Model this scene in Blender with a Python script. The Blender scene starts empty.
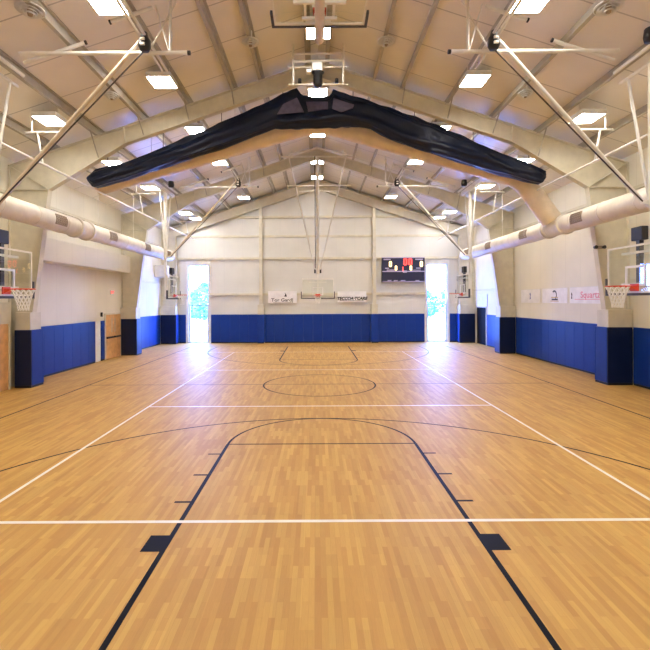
import bpy, bmesh, math, random
from mathutils import Vector, Matrix, noise
random.seed(7)
PI = math.pi
scene = bpy.context.scene
COL = scene.collection
F = 440.0; CX = 316.3; CY = 300.0; CAMX = -0.09; CAMZ = 2.78

# ------------------------------------------------------------------ materials
MATS = {}
def mat(name, col, rough=0.5, metal=0.0, spec=0.5, var=0.04, scale=3.0, emit=None, estr=0.0, bump=0.0, bscale=40.0):
    if name in MATS: return MATS[name]
    m = bpy.data.materials.new(name); m.use_nodes = True
    nt = m.node_tree; N = nt.nodes; L = nt.links
    b = N['Principled BSDF']
    b.inputs['Roughness'].default_value = rough
    b.inputs['Metallic'].default_value = metal
    b.inputs['Specular IOR Level'].default_value = spec
    tc = N.new('ShaderNodeTexCoord'); nz = N.new('ShaderNodeTexNoise')
    nz.inputs['Scale'].default_value = scale; nz.inputs['Detail'].default_value = 4
    L.new(tc.outputs['Object'], nz.inputs['Vector'])
    cr = N.new('ShaderNodeValToRGB')
    a = [max(0, c*(1-var*2)) for c in col]; z = [min(1, c*(1+var*2)) for c in col]
    cr.color_ramp.elements[0].position = .3; cr.color_ramp.elements[1].position = .7
    cr.color_ramp.elements[0].color = (*a, 1); cr.color_ramp.elements[1].color = (*z, 1)
    L.new(nz.outputs['Fac'], cr.inputs['Fac']); L.new(cr.outputs['Color'], b.inputs['Base Color'])
    if emit:
        b.inputs['Emission Color'].default_value = (*emit, 1); b.inputs['Emission Strength'].default_value = estr
    if bump:
        n2 = N.new('ShaderNodeTexNoise'); n2.inputs['Scale'].default_value = bscale
        L.new(tc.outputs['Object'], n2.inputs['Vector'])
        bp = N.new('ShaderNodeBump'); bp.inputs['Strength'].default_value = bump; bp.inputs['Distance'].default_value = .02
        L.new(n2.outputs['Fac'], bp.inputs['Height']); L.new(bp.outputs['Normal'], b.inputs['Normal'])
    MATS[name] = m
    return m

def seam_mat(name, col, axis, pitch, width, dark, rough=.6, spec=.3, axis2=None, pitch2=1, width2=.02, var=.03):
    """painted sheet with thin darker seams every `pitch` metres along one object axis"""
    m = mat(name, col, rough, spec=spec, var=var, scale=.6)
    nt = m.node_tree; N = nt.nodes; L = nt.links; b = N['Principled BSDF']
    base = b.inputs['Base Color'].links[0].from_socket
    tc = N.new('ShaderNodeTexCoord'); sx = N.new('ShaderNodeSeparateXYZ'); L.new(tc.outputs['Object'], sx.inputs[0])
    def line(ax, p, w):
        d = N.new('ShaderNodeMath'); d.operation = 'DIVIDE'; d.inputs[1].default_value = p; L.new(sx.outputs[ax], d.inputs[0])
        f = N.new('ShaderNodeMath'); f.operation = 'FRACT'; L.new(d.outputs[0], f.inputs[0])
        lt = N.new('ShaderNodeMath'); lt.operation = 'LESS_THAN'; lt.inputs[1].default_value = w/p; L.new(f.outputs[0], lt.inputs[0])
        return lt.outputs[0]
    fac = line(axis, pitch, width)
    if axis2 is not None:
        mx = N.new('ShaderNodeMath'); mx.operation = 'MAXIMUM'; L.new(fac, mx.inputs[0]); L.new(line(axis2, pitch2, width2), mx.inputs[1]); fac = mx.outputs[0]
    mixn = N.new('ShaderNodeMix'); mixn.data_type = 'RGBA'
    L.new(fac, mixn.inputs['Factor']); L.new(base, mixn.inputs['A']); mixn.inputs['B'].default_value = (*[c*dark for c in col], 1)
    L.new(mixn.outputs['Result'], b.inputs['Base Color'])
    return m

def floor_mat():
    m = bpy.data.materials.new('maple_floor'); m.use_nodes = True
    nt = m.node_tree; N = nt.nodes; L = nt.links; b = N['Principled BSDF']
    tc = N.new('ShaderNodeTexCoord'); mp = N.new('ShaderNodeMapping'); mp.inputs['Rotation'].default_value = (0, 0, PI/2)
    L.new(tc.outputs['Object'], mp.inputs['Vector'])
    def brick(c1, c2, mort, w, h, bias=0.0):
        br = N.new('ShaderNodeTexBrick'); L.new(mp.outputs[0], br.inputs['Vector'])
        br.inputs['Scale'].default_value = 1; br.inputs['Brick Width'].default_value = w; br.inputs['Row Height'].default_value = h
        br.inputs['Mortar Size'].default_value = .0012; br.inputs['Mortar Smooth'].default_value = .4; br.inputs['Bias'].default_value = bias
        br.inputs['Color1'].default_value = (*c1, 1); br.inputs['Color2'].default_value = (*c2, 1); br.inputs['Mortar'].default_value = (*mort, 1)
        br.offset = .37; br.offset_frequency = 2
        return br
    b1 = brick((.62, .375, .090), (.50, .262, .054), (.49, .255, .055), .55, .058)
    b2 = brick((1.06, 1.06, 1.06), (.93, .91, .88), (1, 1, 1), 1.1, .124)
    mx = N.new('ShaderNodeMix'); mx.data_type = 'RGBA'; mx.blend_type = 'MULTIPLY'; mx.inputs['Factor'].default_value = 1
    L.new(b1.outputs['Color'], mx.inputs['A']); L.new(b2.outputs['Color'], mx.inputs['B'])
    nz = N.new('ShaderNodeTexNoise'); mp2 = N.new('ShaderNodeMapping'); mp2.inputs['Scale'].default_value = (26, 1.6, 1)
    L.new(tc.outputs['Object'], mp2.inputs['Vector']); L.new(mp2.outputs[0], nz.inputs['Vector']); nz.inputs['Detail'].default_value = 5
    cr = N.new('ShaderNodeValToRGB'); cr.color_ramp.elements[0].color = (.86, .84, .8, 1); cr.color_ramp.elements[1].color = (1.06, 1.05, 1.04, 1)
    L.new(nz.outputs['Fac'], cr.inputs['Fac'])
    m2 = N.new('ShaderNodeMix'); m2.data_type = 'RGBA'; m2.blend_type = 'MULTIPLY'; m2.inputs['Factor'].default_value = 1
    L.new(mx.outputs['Result'], m2.inputs['A']); L.new(cr.outputs['Color'], m2.inputs['B'])
    L.new(m2.outputs['Result'], b.inputs['Base Color'])
    b.inputs['Roughness'].default_value = .53; b.inputs['Specular IOR Level'].default_value = .55
    return m

def glass_mat(name, refl=.1, tint=(1, 1, 1)):
    m = bpy.data.materials.new(name); m.use_nodes = True
    nt = m.node_tree; N = nt.nodes; L = nt.links
    N.remove(N['Principled BSDF']); out = N['Material Output']
    tr = N.new('ShaderNodeBsdfTransparent'); tr.inputs[0].default_value = (*tint, 1)
    gl = N.new('ShaderNodeBsdfGlossy'); gl.inputs['Roughness'].default_value = .02
    fr = N.new('ShaderNodeLayerWeight'); fr.inputs['Blend'].default_value = .5
    pw = N.new('ShaderNodeMath'); pw.operation = 'POWER'; pw.inputs[1].default_value = 4; L.new(fr.outputs['Facing'], pw.inputs[0])
    ad = N.new('ShaderNodeMath'); ad.operation = 'MULTIPLY_ADD'; ad.inputs[1].default_value = .7; ad.inputs[2].default_value = refl; ad.use_clamp = True
    L.new(pw.outputs[0], ad.inputs[0])
    mx = N.new('ShaderNodeMixShader'); L.new(ad.outputs[0], mx.inputs[0]); L.new(tr.outputs[0], mx.inputs[1]); L.new(gl.outputs[0], mx.inputs[2])
    L.new(mx.outputs[0], out.inputs['Surface'])
    MATS[name] = m
    return m

M_FLOOR = floor_mat()
M_BLACKLINE = mat('black_court_paint', (.003, .003, .008), .5, spec=.1, var=.02)
M_WHITELINE = mat('white_court_paint', (.85, .83, .78), .3, var=.02)
M_WALLX = seam_mat('cream_liner_end_wall', (.72, .705, .65), 0, 1.22, .012, .9)
M_WALLY = seam_mat('cream_liner_side_wall', (.79, .75, .635), 1, 1.0, .015, .86)
M_CEIL = seam_mat('white_vinyl_insulation', (.84, .80, .725), 1, 1.52, .035, .62, rough=.34, spec=.5)
M_STEEL = mat('cream_painted_steel', (.67, .62, .48), .45)
M_PURLIN = mat('grey_cream_purlin_steel', (.44, .40, .32), .5)
M_TRIM = mat('white_trim_paint', (.78, .77, .75), .4)
M_PIPE = mat('white_painted_pipe', (.80, .77, .69), .35)
M_TANPIPE = mat('tan_painted_pipe', (.66, .54, .38), .35)
M_BLACK = mat('black_painted_metal', (.012, .012, .014), .4)
M_CABLE = mat('dark_cable', (.05, .035, .025), .5)
M_DUCT = mat('cream_painted_duct', (.76, .70, .58), .38, spec=.4)
M_ARCH = mat('warm_tan_duct', (.74, .60, .41), .4, spec=.4)
M_GRILLE = mat('brown_grey_grille', (.33, .25, .17), .5)
M_PAD = mat('royal_blue_vinyl', (.007, .040, .27), .42, spec=.22, var=.03)
M_PADSHADE = mat('shaded_blue_vinyl', (.004, .012, .055), .42, spec=.3, var=.03)  # shaded copy of the royal blue, for column pad faces turned to the camera
M_BASESHADOW = mat('black_base_shadow', (.008, .008, .012), .5)  # black stands in for the shadow along the pad bottoms
M_CURTAIN = mat('dark_navy_curtain_vinyl', (.004, .009, .030), .42, spec=.32, bump=.8, bscale=6)
M_MESH = mat('backlit_curtain_mesh', (.085, .07, .13), .5, var=.12, scale=6)  # curtain mesh; light from behind is put into the lighter purple
M_OAK = mat('oak_door_veneer', (.68, .37, .14), .35, var=.08, scale=5)
M_ORANGE = mat('orange_rim_paint', (.72, .07, .02), .35)
M_NET = mat('white_net_cord', (.85, .84, .80), .8)
M_PADGREY = mat('dark_grey_board_padding', (.055, .055, .065), .5)
M_LAMP = mat('lamp_lens_glow', (1, 1, 1), .5, emit=(1.0, .955, .88), estr=50)
M_HOUSING = mat('lamp_housing_white', (.8, .79, .75), .4)
M_BANNER = mat('white_banner_vinyl', (.88, .86, .86), .5)
M_INK = mat('black_banner_ink', (.03, .03, .03), .6)
M_REDINK = mat('red_banner_ink', (.75, .22, .30), .6)
M_BLUEINK = mat('blue_banner_ink', (.06, .1, .35), .6)
M_GOLDINK = mat('gold_banner_ink', (.55, .38, .12), .6)
M_SCORE = mat('scoreboard_navy', (.012, .014, .05), .4)
M_SCORETRIM = mat('scoreboard_lavender_trim', (.45, .40, .62), .4)
M_DIGITR = mat('red_digit_led', (.9, .1, .08), .5, emit=(1, .07, .06), estr=1.8)
M_DIGITY = mat('amber_digit_led', (.9, .8, .5), .5, emit=(1, .72, .36), estr=1.7)
M_EXIT = mat('red_exit_letters', (.8, .05, .05), .5, emit=(1, .08, .06), estr=1.5)
M_DARKOPEN = mat('dark_doorway_opening', (.003, .003, .004), .7, spec=.1)  # unlit inside of an open doorway, put into the colour
M_ALU = mat('bluish_aluminium', (.55, .58, .66), .35, metal=.3)
M_SNOW = mat('snow', (.88, .9, .95), .8, scale=.2)
M_LEAF = mat('misty_teal_foliage', (.12, .26, .17), .9, var=.25, scale=1.5)
M_BARK = mat('grey_bark', (.12, .10, .10), .9)
M_GLASS = glass_mat('door_glass', .02, (.93, .98, 1))
M_BOARD = glass_mat('backboard_glass', .13, (.93, .96, .90))

# ------------------------------------------------------------------ mesh helpers
class MB:
    def __init__(s): s.v = []; s.f = []; s.smooth = set()
    def add(s, vs, fs, smooth=False):
        n = len(s.v); s.v += [tuple(v) for v in vs]
        for f in fs:
            if smooth: s.smooth.add(len(s.f))
            s.f.append([i+n for i in f])
        return s
    def box(s, x0, x1, y0, y1, z0, z1):
        x0, x1 = sorted((x0, x1)); y0, y1 = sorted((y0, y1)); z0, z1 = sorted((z0, z1))
        vs = [(x, y, z) for x in (x0, x1) for y in (y0, y1) for z in (z0, z1)]
        return s.add(vs, [(0,1,3,2),(4,6,7,5),(0,4,5,1),(2,3,7,6),(0,2,6,4),(1,5,7,3)])
    def quad(s, a, b, c, d): return s.add([a, b, c, d], [(0,1,2,3)])
    def bar(s, p, q, w, h=None, up=(0,0,1)):
        h = h or w; p = Vector(p); q = Vector(q); d = (q-p).normalized(); u = Vector(up)
        if abs(d.dot(u)) > .98: u = Vector((0,1,0)) if abs(d.y) < .9 else Vector((1,0,0))
        a = d.cross(u).normalized()*w/2; b = a.cross(d).normalized()*h/2
        vs = [e+i*a+j*b for e in (p, q) for i, j in ((-1,-1),(1,-1),(1,1),(-1,1))]
        return s.add(vs, [(3,2,1,0),(4,5,6,7),(0,1,5,4),(1,2,6,5),(2,3,7,6),(3,0,4,7)])
    def tube(s, pts, r, n=12, caps=True, closed=False):
        pts = [Vector(p) for p in pts]; m = len(pts); rs = r if isinstance(r, (list, tuple)) else [r]*m
        rings = []; prev = None
        for i in range(m):
            if closed: d = pts[(i+1) % m]-pts[i-1]
            elif i == 0: d = pts[1]-pts[0]
            elif i == m-1: d = pts[-1]-pts[-2]
            else: d = (pts[i+1]-pts[i]).normalized()+(pts[i]-pts[i-1]).normalized()
            d.normalize()
            if prev is None:
                u = Vector((0,0,1)) if abs(d.z) < .9 else Vector((1,0,0))
                a = d.cross(u).normalized()
            else: a = (prev-d*prev.dot(d)).normalized()
            prev = a; b = d.cross(a)
            k = 1.0
            if 0 < i < m-1 and not closed:
                c = d.dot((pts[i]-pts[i-1]).normalized()); k = 1/max(.5, c)
            rings.append([pts[i]+(a*math.cos(2*PI*j/n)+b*math.sin(2*PI*j/n))*rs[i]*(1 if k == 1 else (k+1)/2) for j in range(n)])
        vs = [v for rg in rings for v in rg]; fs = []
        for i in range(m if closed else m-1):
            i2 = (i+1) % m
            for j in range(n): fs.append((i*n+j, i*n+(j+1) % n, i2*n+(j+1) % n, i2*n+j))
        s.add(vs, fs, True)
        if caps and not closed:
            s.add(rings[0], [tuple(range(n))[::-1]]); s.add(rings[-1], [tuple(range(n))])
        return s
    def lathe(s, prof, c, n=24, axis='z'):
        c = Vector(c); vs = []; fs = []; m = len(prof)
        for r, z in prof:
            for j in range(n):
                a = 2*PI*j/n; p = Vector((r*math.cos(a), r*math.sin(a), z))
                vs.append(c+p)
        for i in range(m-1):
            for j in range(n): fs.append((i*n+j, i*n+(j+1) % n, (i+1)*n+(j+1) % n, (i+1)*n+j))
        return s.add(vs, fs, True)
    def prism(s, poly, y0, y1, fn=lambda a, b, y: (a, y, b)):
        n = len(poly); vs = [fn(a, b, y0) for a, b in poly]+[fn(a, b, y1) for a, b in poly]
        fs = [tuple(range(n)), tuple(range(n, 2*n))[::-1]]+[(i, i+n, (i+1) % n+n, (i+1) % n) for i in range(n)]
        return s.add(vs, fs)
    def disc(s, c, r, nrm='y', n=20):
        c = Vector(c); vs = []
        for j in range(n):
            a = 2*PI*j/n; u, v = r*math.cos(a), r*math.sin(a)
            vs.append(c+Vector((u, 0, v) if nrm == 'y' else (0, u, v) if nrm == 'x' else (u, v, 0)))
        return s.add(vs, [tuple(range(n))])

ORG = {}
def build(mb, name, m, parent=None, loc=None, bevel=0, segs=2):
    """link the builder's content as ONE mesh; world coordinates go in, the object sits at its parent's origin"""
    if parent is not None: o0 = ORG[parent.name]
    else: o0 = Vector(loc) if loc is not None else Vector((0, 0, 0))
    me = bpy.data.meshes.new(name)
    me.from_pydata([tuple(Vector(v)-o0) for v in mb.v], [], mb.f)
    bm = bmesh.new(); bm.from_mesh(me); bmesh.ops.recalc_face_normals(bm, faces=bm.faces[:])
    bm.faces.ensure_lookup_table()
    for i in mb.smooth: bm.faces[i].smooth = True
    bm.to_mesh(me); bm.free()
    me.materials.append(m)
    o = bpy.data.objects.new(name, me); COL.objects.link(o)
    if parent is not None: o.parent = parent
    else: o.location = o0
    ORG[o.name] = o0
    if bevel:
        md = o.modifiers.new('bevel', 'BEVEL'); md.width = bevel; md.segments = segs; md.limit_method = 'ANGLE'
    return o
def thing(name, label, cat, loc=(0,0,0), group=None):
    o = bpy.data.objects.new(name, None); COL.objects.link(o); o.location = loc; ORG[o.name] = Vector(loc)
    o['label'] = label; o['category'] = cat
    if group: o['group'] = group
    return o
def tag(o, label, cat, group=None):
    o['label'] = label; o['category'] = cat
    if group: o['group'] = group
    return o
def struct(o, label=None):
    o['kind'] = 'structure'
    if label: o['label'] = label
    return o
def sroot(name, loc=(0,0,0)):
    o = bpy.data.objects.new(name, None); COL.objects.link(o); o.location = loc; ORG[o.name] = Vector(loc); o['kind'] = 'structure'
    return o
def text_polys(txt, size, shear=0.0, bold=0.0, sx=1.0):
    cu = bpy.data.curves.new('lettering', 'FONT'); cu.body = txt; cu.size = size; cu.shear = shear; cu.offset = bold
    cu.align_x = 'CENTER'; cu.align_y = 'CENTER'; cu.resolution_u = 3
    ob = bpy.data.objects.new('lettering', cu); COL.objects.link(ob)
    dg = bpy.context.evaluated_depsgraph_get()
    me = bpy.data.meshes.new_from_object(ob.evaluated_get(dg))
    vs = [(v.co.x*sx, v.co.y) for v in me.vertices]; fs = [tuple(p.vertices) for p in me.polygons]
    bpy.data.objects.remove(ob); bpy.data.curves.remove(cu); bpy.data.meshes.remove(me)
    return vs, fs

# ------------------------------------------------------------------ building dimensions
HW = 10.12          # inside half width
YN, YF = -0.6, 28.75
def zt(x): return 10.58-.3333*abs(x)      # top line of the rafters
DECK = .22
def deck(x): return zt(x)+DECK

# ------------------------------------------------------------------ floor and markings
floor = struct(build(MB().box(-HW-.2, HW+.2, YN-.2, YF+.1, -.1, 0), 'floor', M_FLOOR))
def strip(mb, pts, w, z, closed=False):
    pts = [Vector((p[0], p[1], 0)) for p in pts]; n = len(pts); L = []; R = []
    for i in range(n):
        if closed: d = pts[(i+1) % n]-pts[i-1]
        else: d = pts[min(i+1, n-1)]-pts[max(i-1, 0)]
        d.normalize(); nn = Vector((-d.y, d.x, 0))*w/2
        L.append((pts[i]+nn)[:2]+(z,)); R.append((pts[i]-nn)[:2]+(z,))
    for i in range(n if closed else n-1):
        j = (i+1) % n; mb.quad(L[i], R[i], R[j], L[j])
ZB, ZW = .0016, .003
BN, BF, BC = 2.71, 26.35, 14.53
def mark(name, mb, m, label): o = build(mb, name, m, floor); o['label'] = label; return o
mb = MB(); W = .05
for sx in (-1, 1): strip(mb, [(sx*7.62, BN-.0), (sx*7.62, BF)], W, ZB)
for y in (BN, BF): strip(mb, [(-7.64, y), (7.64, y)], W, ZB)
mark('court_boundary', mb, M_BLACKLINE, 'thin black boundary lines of the basketball court')
mb = MB(); strip(mb, [(-7.6, BC), (7.6, BC)], .04, ZB+.0002); mark('halfway_line', mb, M_BLACKLINE, 'thin black halfway line')
mb = MB(); strip(mb, [(1.83*math.cos(a), BC+1.83*math.sin(a)) for a in [2*PI*i/72 for i in range(72)]], W, ZB+.0004, True)
mark('center_circle', mb, M_BLACKLINE, 'black centre circle')
for nm, b0, sg in (('near', BN, 1), ('far', BF, -1)):
    mb = MB(); ft = b0+sg*5.79
    for sx in (-1, 1): strip(mb, [(sx*1.81, b0), (sx*1.81, ft)], .06, ZB+.0006)
    strip(mb, [(-1.8, ft), (1.8, ft)], .045, ZB+.0004)
    strip(mb, [(1.81*math.cos(a), ft+sg*1.81*math.sin(a)) for a in [PI*i/40 for i in range(41)]], W, ZB+.0008)
    for sx in (-1, 1):
        mb.quad(*[(sx*x, b0+sg*y, ZB+.0006) for x, y in ((1.84, 2.16), (2.06, 2.16), (2.06, 2.50), (1.84, 2.50))])
        for yy in (3.36, 4.3, 5.25): strip(mb, [(sx*1.84, b0+sg*yy), (sx*2.06, b0+sg*yy)], .05, ZB+.0006)
    mark('key_marking', mb, M_BLACKLINE, 'black free throw lane lines with lane blocks, at the %s end' % nm)
    mb = MB(); hy = b0+sg*1.6; R3 = 6.02; pts = [(R3, b0)]
    pts += [(R3*math.cos(a), hy+sg*R3*math.sin(a)) for a in [PI*i/80 for i in range(81)]]+[(-R3, b0)]
    strip(mb, pts, W, ZB+.001); mark('three_point_arc', mb, M_BLACKLINE, 'thin black three point arc at the %s end' % nm)
mb = MB(); V = 4.5
for sx in (-1, 1): strip(mb, [(sx*V, BC-9.05), (sx*V, BC)], .06, ZW); strip(mb, [(sx*V, BC), (sx*V, BC+9.05)], .03, ZW)  # far half drawn thinner to imitate fading in the floor glare
for y in (BC-9, BC-3, BC+3, BC+9): strip(mb, [(-V if abs(y-BC) < 5 else -7.6, y), (V if abs(y-BC) < 5 else 7.6, y)], .065 if y < BC else .05, ZW)
mark('volleyball_lines', mb, M_WHITELINE, 'white volleyball court lines')

# ------------------------------------------------------------------ shell: walls and roof
DX0, DX1, DZ = 7.13, 8.44, 5.08          # tall glazed openings in the far wall
def gable(mb, xs, y, z0=0):
    """vertical strips of the end wall between given x's, up to the roof"""
    for a, b in zip(xs[:-1], xs[1:]):
        mb.quad((a, y, z0), (b, y, z0), (b, y, deck(b)), (a, y, deck(a)))
mb = MB(); gable(mb, [-HW, -DX1], YF); gable(mb, [-DX1, -DX0], YF, DZ); gable(mb, [-DX0, 0, DX0], YF); gable(mb, [DX0, DX1], YF, DZ); gable(mb, [DX1, HW], YF)
for s in (-1, 1):                         # reveals of the openings
    for x in (DX0, DX1): mb.quad((s*x, YF, 0), (s*x, YF+.25, 0), (s*x, YF+.25, DZ), (s*x, YF, DZ))
    mb.quad((s*DX0, YF, DZ), (s*DX1, YF, DZ), (s*DX1, YF+.25, DZ), (s*DX0, YF+.25, DZ))
struct(build(mb, 'wall_far', M_WALLX))
mb = MB(); gable(mb, [-HW, 0, HW], YN); struct(build(mb, 'wall_near', M_WALLX))
for s, n in ((-1, 'left'), (1, 'right')):
    struct(build(MB().box(s*HW, s*(HW+.2), YN-.1, YF+.1, -.05, deck(HW)+.05), 'wall_'+n, M_WALLY))
mb = MB()
for s in (-1, 1):
    x1 = HW+.25
    mb.prism([(0, deck(0)), (s*x1, deck(x1)), (s*x1, deck(x1)+.15), (0, deck(0)+.15)], YN-.1, YF+.15)
struct(build(mb, 'ceiling', M_CEIL))

# purlins: Z sections under the deck
for s, n in ((-1, 'left'), (1, 'right')):
    for x in (.32, 1.86, 2.76, 4.24, 5.72, 7.2, 8.68):
        h = DECK; t = .02; w = .085; z = zt(x)
        mb = MB().prism([(s*x-w, z), (s*x+t, z), (s*x+t, z+h-t), (s*x+w, z+h-t), (s*x+w, z+h+.02), (s*x-t, z+h+.02), (s*x-t, z+t), (s*x-w, z+t)], YN, YF)
        struct(build(mb, 'ceiling_purlin', M_PURLIN))

# rigid frames: tapered columns + haunched rafters
def steel_frame(y, shallow=False, cols=True):
    root = sroot('steel_column_frame', (0, y, 0))
    fw = .22
    for s in (-1, 1):
        if shallow: inner = [(0, zt(0)-.6), (9.16, zt(9.16)-.6)]
        else: inner = [(0, zt(0)-.52), (6.3, zt(6.3)-.56), (8.8, 6.42), (9.35, 2.3)]
        ci = 9.35 if not shallow else 9.16
        def P(x, z): return (s*x, y, z)
        top = [(0, zt(0)), (10.1, zt(10.1))]
        web = MB(); t = .012
        poly = [(s*a, b) for a, b in [(0, zt(0)), (10.1, zt(10.1))]+[(10.1, 0), (ci, 0)]+inner[::-1]]
        web.prism(poly, y-t, y+t)
        build(web, 'web_plate', M_STEEL, root)
        fl = MB()
        path = [(ci, 0)]+inner[::-1]
        for (a, b), (c, d) in zip(path[:-1], path[1:]):
            p = Vector(P(a, b)); q = Vector(P(c, d)); fl.bar(p, q, .022, fw, up=(0, 1, 0))
        fl.bar(P(0, zt(0)-.012), P(10.1, zt(10.1)-.012), .022, fw, up=(0, 1, 0))
        fl.bar(P(10.09, 0), P(10.09, zt(10.1)), .022, fw, up=(0, 1, 0))
        for k in range(1, len(path)-1):           # stiffener plates at the knee and haunch
            a, b = path[k]
            if k == 1 and not shallow: continue
            if k == 2 and not shallow:
                fl.bar(P(a, b), P(10.1, zt(10.1)), .02, fw, up=(0, 1, 0)); fl.bar(P(a, b), P(10.1, b), .02, fw, up=(0, 1, 0))
            elif not shallow: fl.bar(P(a, b), P(a+.05, zt(a+.05)), .02, fw, up=(0, 1, 0))
        if not shallow: fl.bar(P(.0, zt(0)-.52), P(0, zt(0)), .04, fw, up=(0, 1, 0))
        build(fl, 'flange', M_STEEL, root)
        if not shallow:
            br = MB()
            for x in (2.76, 4.24, 5.72, 7.2):
                zb = zt(x)-.54 if x < 6.3 else zt(x)-.8
                for dy in (-.55, .55): br.bar(P(x, zb+.08), (s*(x), y+dy, zt(x)+.02), .035, .02)
            build(br, 'flange_brace', M_PURLIN, root)
    return root
FR = [6.1, 14.42, 22.72]
for y in FR: steel_frame(y)
steel_frame(28.5, True)

# column wraps (cream boxes above the pads)
for s, n in ((-1, 'left'), (1, 'right')):
    for iy, y in enumerate(FR[1:]+[28.42]):
        struct(build(MB().box(s*(9.30 if iy < 2 else 9.1), s*(9.78 if iy == 0 and s < 0 else 10.1), y-.26, y+.30, .05, 2.42), 'trim_%d' % (1+iy+(3 if s > 0 else 0)), M_STEEL, bevel=.01))

# far wall girts, posts, glazing surrounds
k = 20
for z, d in ((8.2, .10), (6.95, .05), (5.5, .12), (3.17, .12)):
    xm = min(9.9, (10.6-z)*3) if z > 7 else 9.9
    segs = [(-xm, xm)] if z > DZ else [(-xm, -DX1-.2), (-DX0+.2-.4, DX0-.2+.4), (DX1+.2, xm)]
    if z <= DZ: segs = [(-xm, -DX1-.12), (-DX0+.12, DX0-.12), (DX1+.12, xm)]
    for a, b in segs:
        k += 1; struct(build(MB().box(a, b, YF-d, YF, z-.07, z+.07), 'trim_%d' % k, M_STEEL))
for s in (-1, 1):
    k += 1; x = s*3.68
    mb = MB().box(x-.10, x+.10, YF-.30, YF-.275, 0, zt(3.8)-.5).box(x-.012, x+.012, YF-.28, YF, 0, zt(3.8)-.5).box(x-.10, x+.10, YF-.03, YF, 0, zt(3.8)-.5)
    struct(build(mb, 'trim_%d' % k, M_STEEL))
    k += 1; struct(build(MB().box(x-.2, x+.2, YF-.36, YF, .05, 2.5), 'trim_%d' % k, M_STEEL, bevel=.01))
for s in (-1, 1):
    k += 1; mb = MB()
    a, b = DX0-.16, DX1+.16
    mb.box(s*a, s*DX0, YF-.06, YF+.02, 0, DZ+.3).box(s*b, s*DX1, YF-.06, YF+.02, 0, DZ+.3).box(s*DX0, s*DX1, YF-.06, YF+.02, DZ, DZ+.3)
    struct(build(mb, 'trim_%d' % k, M_TRIM))
# left wall soffit and side wall girts
struct(build(MB().box(-HW, -9.52, 15.0, 22.35, 4.2, 5.03), 'trim_50', M_WALLY, bevel=.015), 'long cream boxed soffit on the left wall between two columns')
struct(build(MB().box(-HW, -9.5, 27.3, 28.2, 4.25, 5.0), 'trim_51', M_TRIM, bevel=.015))
k = 60
for s in (-1, 1):
    for y0, y1 in ((.0, 5.9), (6.3, 14.2), (14.65, 22.5), (22.95, 28.4)):
        zz = (6.3,) if (s < 0 and 14 < y0 < 20) else (3.9 if s < 0 else 3.35, 6.3)
        if s > 0 and 14 < y0 < 20: zz = (6.3,)
        for z in zz:
            k += 1; struct(build(MB().box(s*HW, s*(HW-.07), y0, y1, z-.05, z+.05), 'trim_%d' % k, M_STEEL))

# ------------------------------------------------------------------ glazed doors and what lies outside
for i, s in enumerate((-1, 1)):
    r = sroot('door_%d' % (i+1), (s*(DX0+DX1)/2, YF+.1, 0))
    mb = MB(); y0, y1 = YF+.06, YF+.14; a, b = s*DX0, s*DX1
    mb.box(a, a+s*.05, y0, y1, 0, DZ).box(b, b-s*.05, y0, y1, 0, DZ).box(a, b, y0, y1, DZ-.05, DZ).box(a, b, y0, y1, 2.44, 2.52).box(a, b, y0, y1, 0, .05)
    build(mb, 'frame', M_ALU, r)
    lf = build(MB().box(a+s*.05, a+s*.10, y0, y1, .05, 2.44).box(b-s*.05, b-s*.10, y0, y1, .05, 2.44).box(a, b, y0+.01, y1-.01, .06, .14), 'door_leaf', M_TRIM, r)
    build(MB().bar((a+s*.1, y0-.05, 1.06), (b-s*.1, y0-.05, 1.06), .03, .04), 'push_bar', M_TRIM, lf)
    build(MB().quad((a+s*.05, YF+.1, .12), (b-s*.05, YF+.1, .12), (b-s*.05, YF+.1, 2.44), (a+s*.05, YF+.1, 2.44)), 'pane', M_GLASS, r)
    build(MB().quad((a+s*.05, YF+.1, 2.52), (b-s*.05, YF+.1, 2.52), (b-s*.05, YF+.1, DZ-.05), (a+s*.05, YF+.1, DZ-.05)), 'pane', M_GLASS, r)
struct(build(MB().box(-90, 90, YF+.3, 160, -.3, -.08), 'ground_outside', M_SNOW))
def tree(x, y, h, w, label, seed):
    rnd = random.Random(seed)
    t = thing('tree', label, 'tree', (x, y, -.08), 'trees beyond the glass doors')
    build(MB().tube([(x, y, -.08), (x+.05, y, h*.45), (x, y, h*.85)], [.16, .11, .03], 8), 'trunk', M_BARK, t)
    mb = MB()
    for i in range(900):                       # leafy sprays spread through an egg-shaped crown
        u = rnd.random(); z = h*(.02+.98*u); rad = w*math.sin(PI*(.12+.86*u))**.8*rnd.random()**.5; a = rnd.random()*2*PI
        c = Vector((x+rad*math.cos(a), y+rad*math.sin(a), z)); q = .16+.3*rnd.random()
        e1 = Vector((rnd.uniform(-1, 1), rnd.uniform(-1, 1), rnd.uniform(-1, 1))).normalized()*q
        e2 = Vector((rnd.uniform(-1, 1), rnd.uniform(-1, 1), rnd.uniform(-1, 1))).normalized()*q
        mb.quad(c-e1, c+e2*.6, c+e1, c-e2*.6)
    build(mb, 'crown', M_LEAF, t)
tree(-16.1, 63, 5.2, 2.3, 'misty blue-green tree seen through the left glass door, the taller at its right edge', 1)
tree(-20.0, 70, 4.0, 2.4, 'lower misty blue-green tree at the left edge of the left glass door', 2)
tree(19.7, 63, 5.3, 2.3, 'misty blue-green tree seen through the right glass door, the taller at its right edge', 3)
tree(17.4, 70, 4.1, 2.4, 'lower misty blue-green tree at the left edge of the right glass door', 4)

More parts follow.
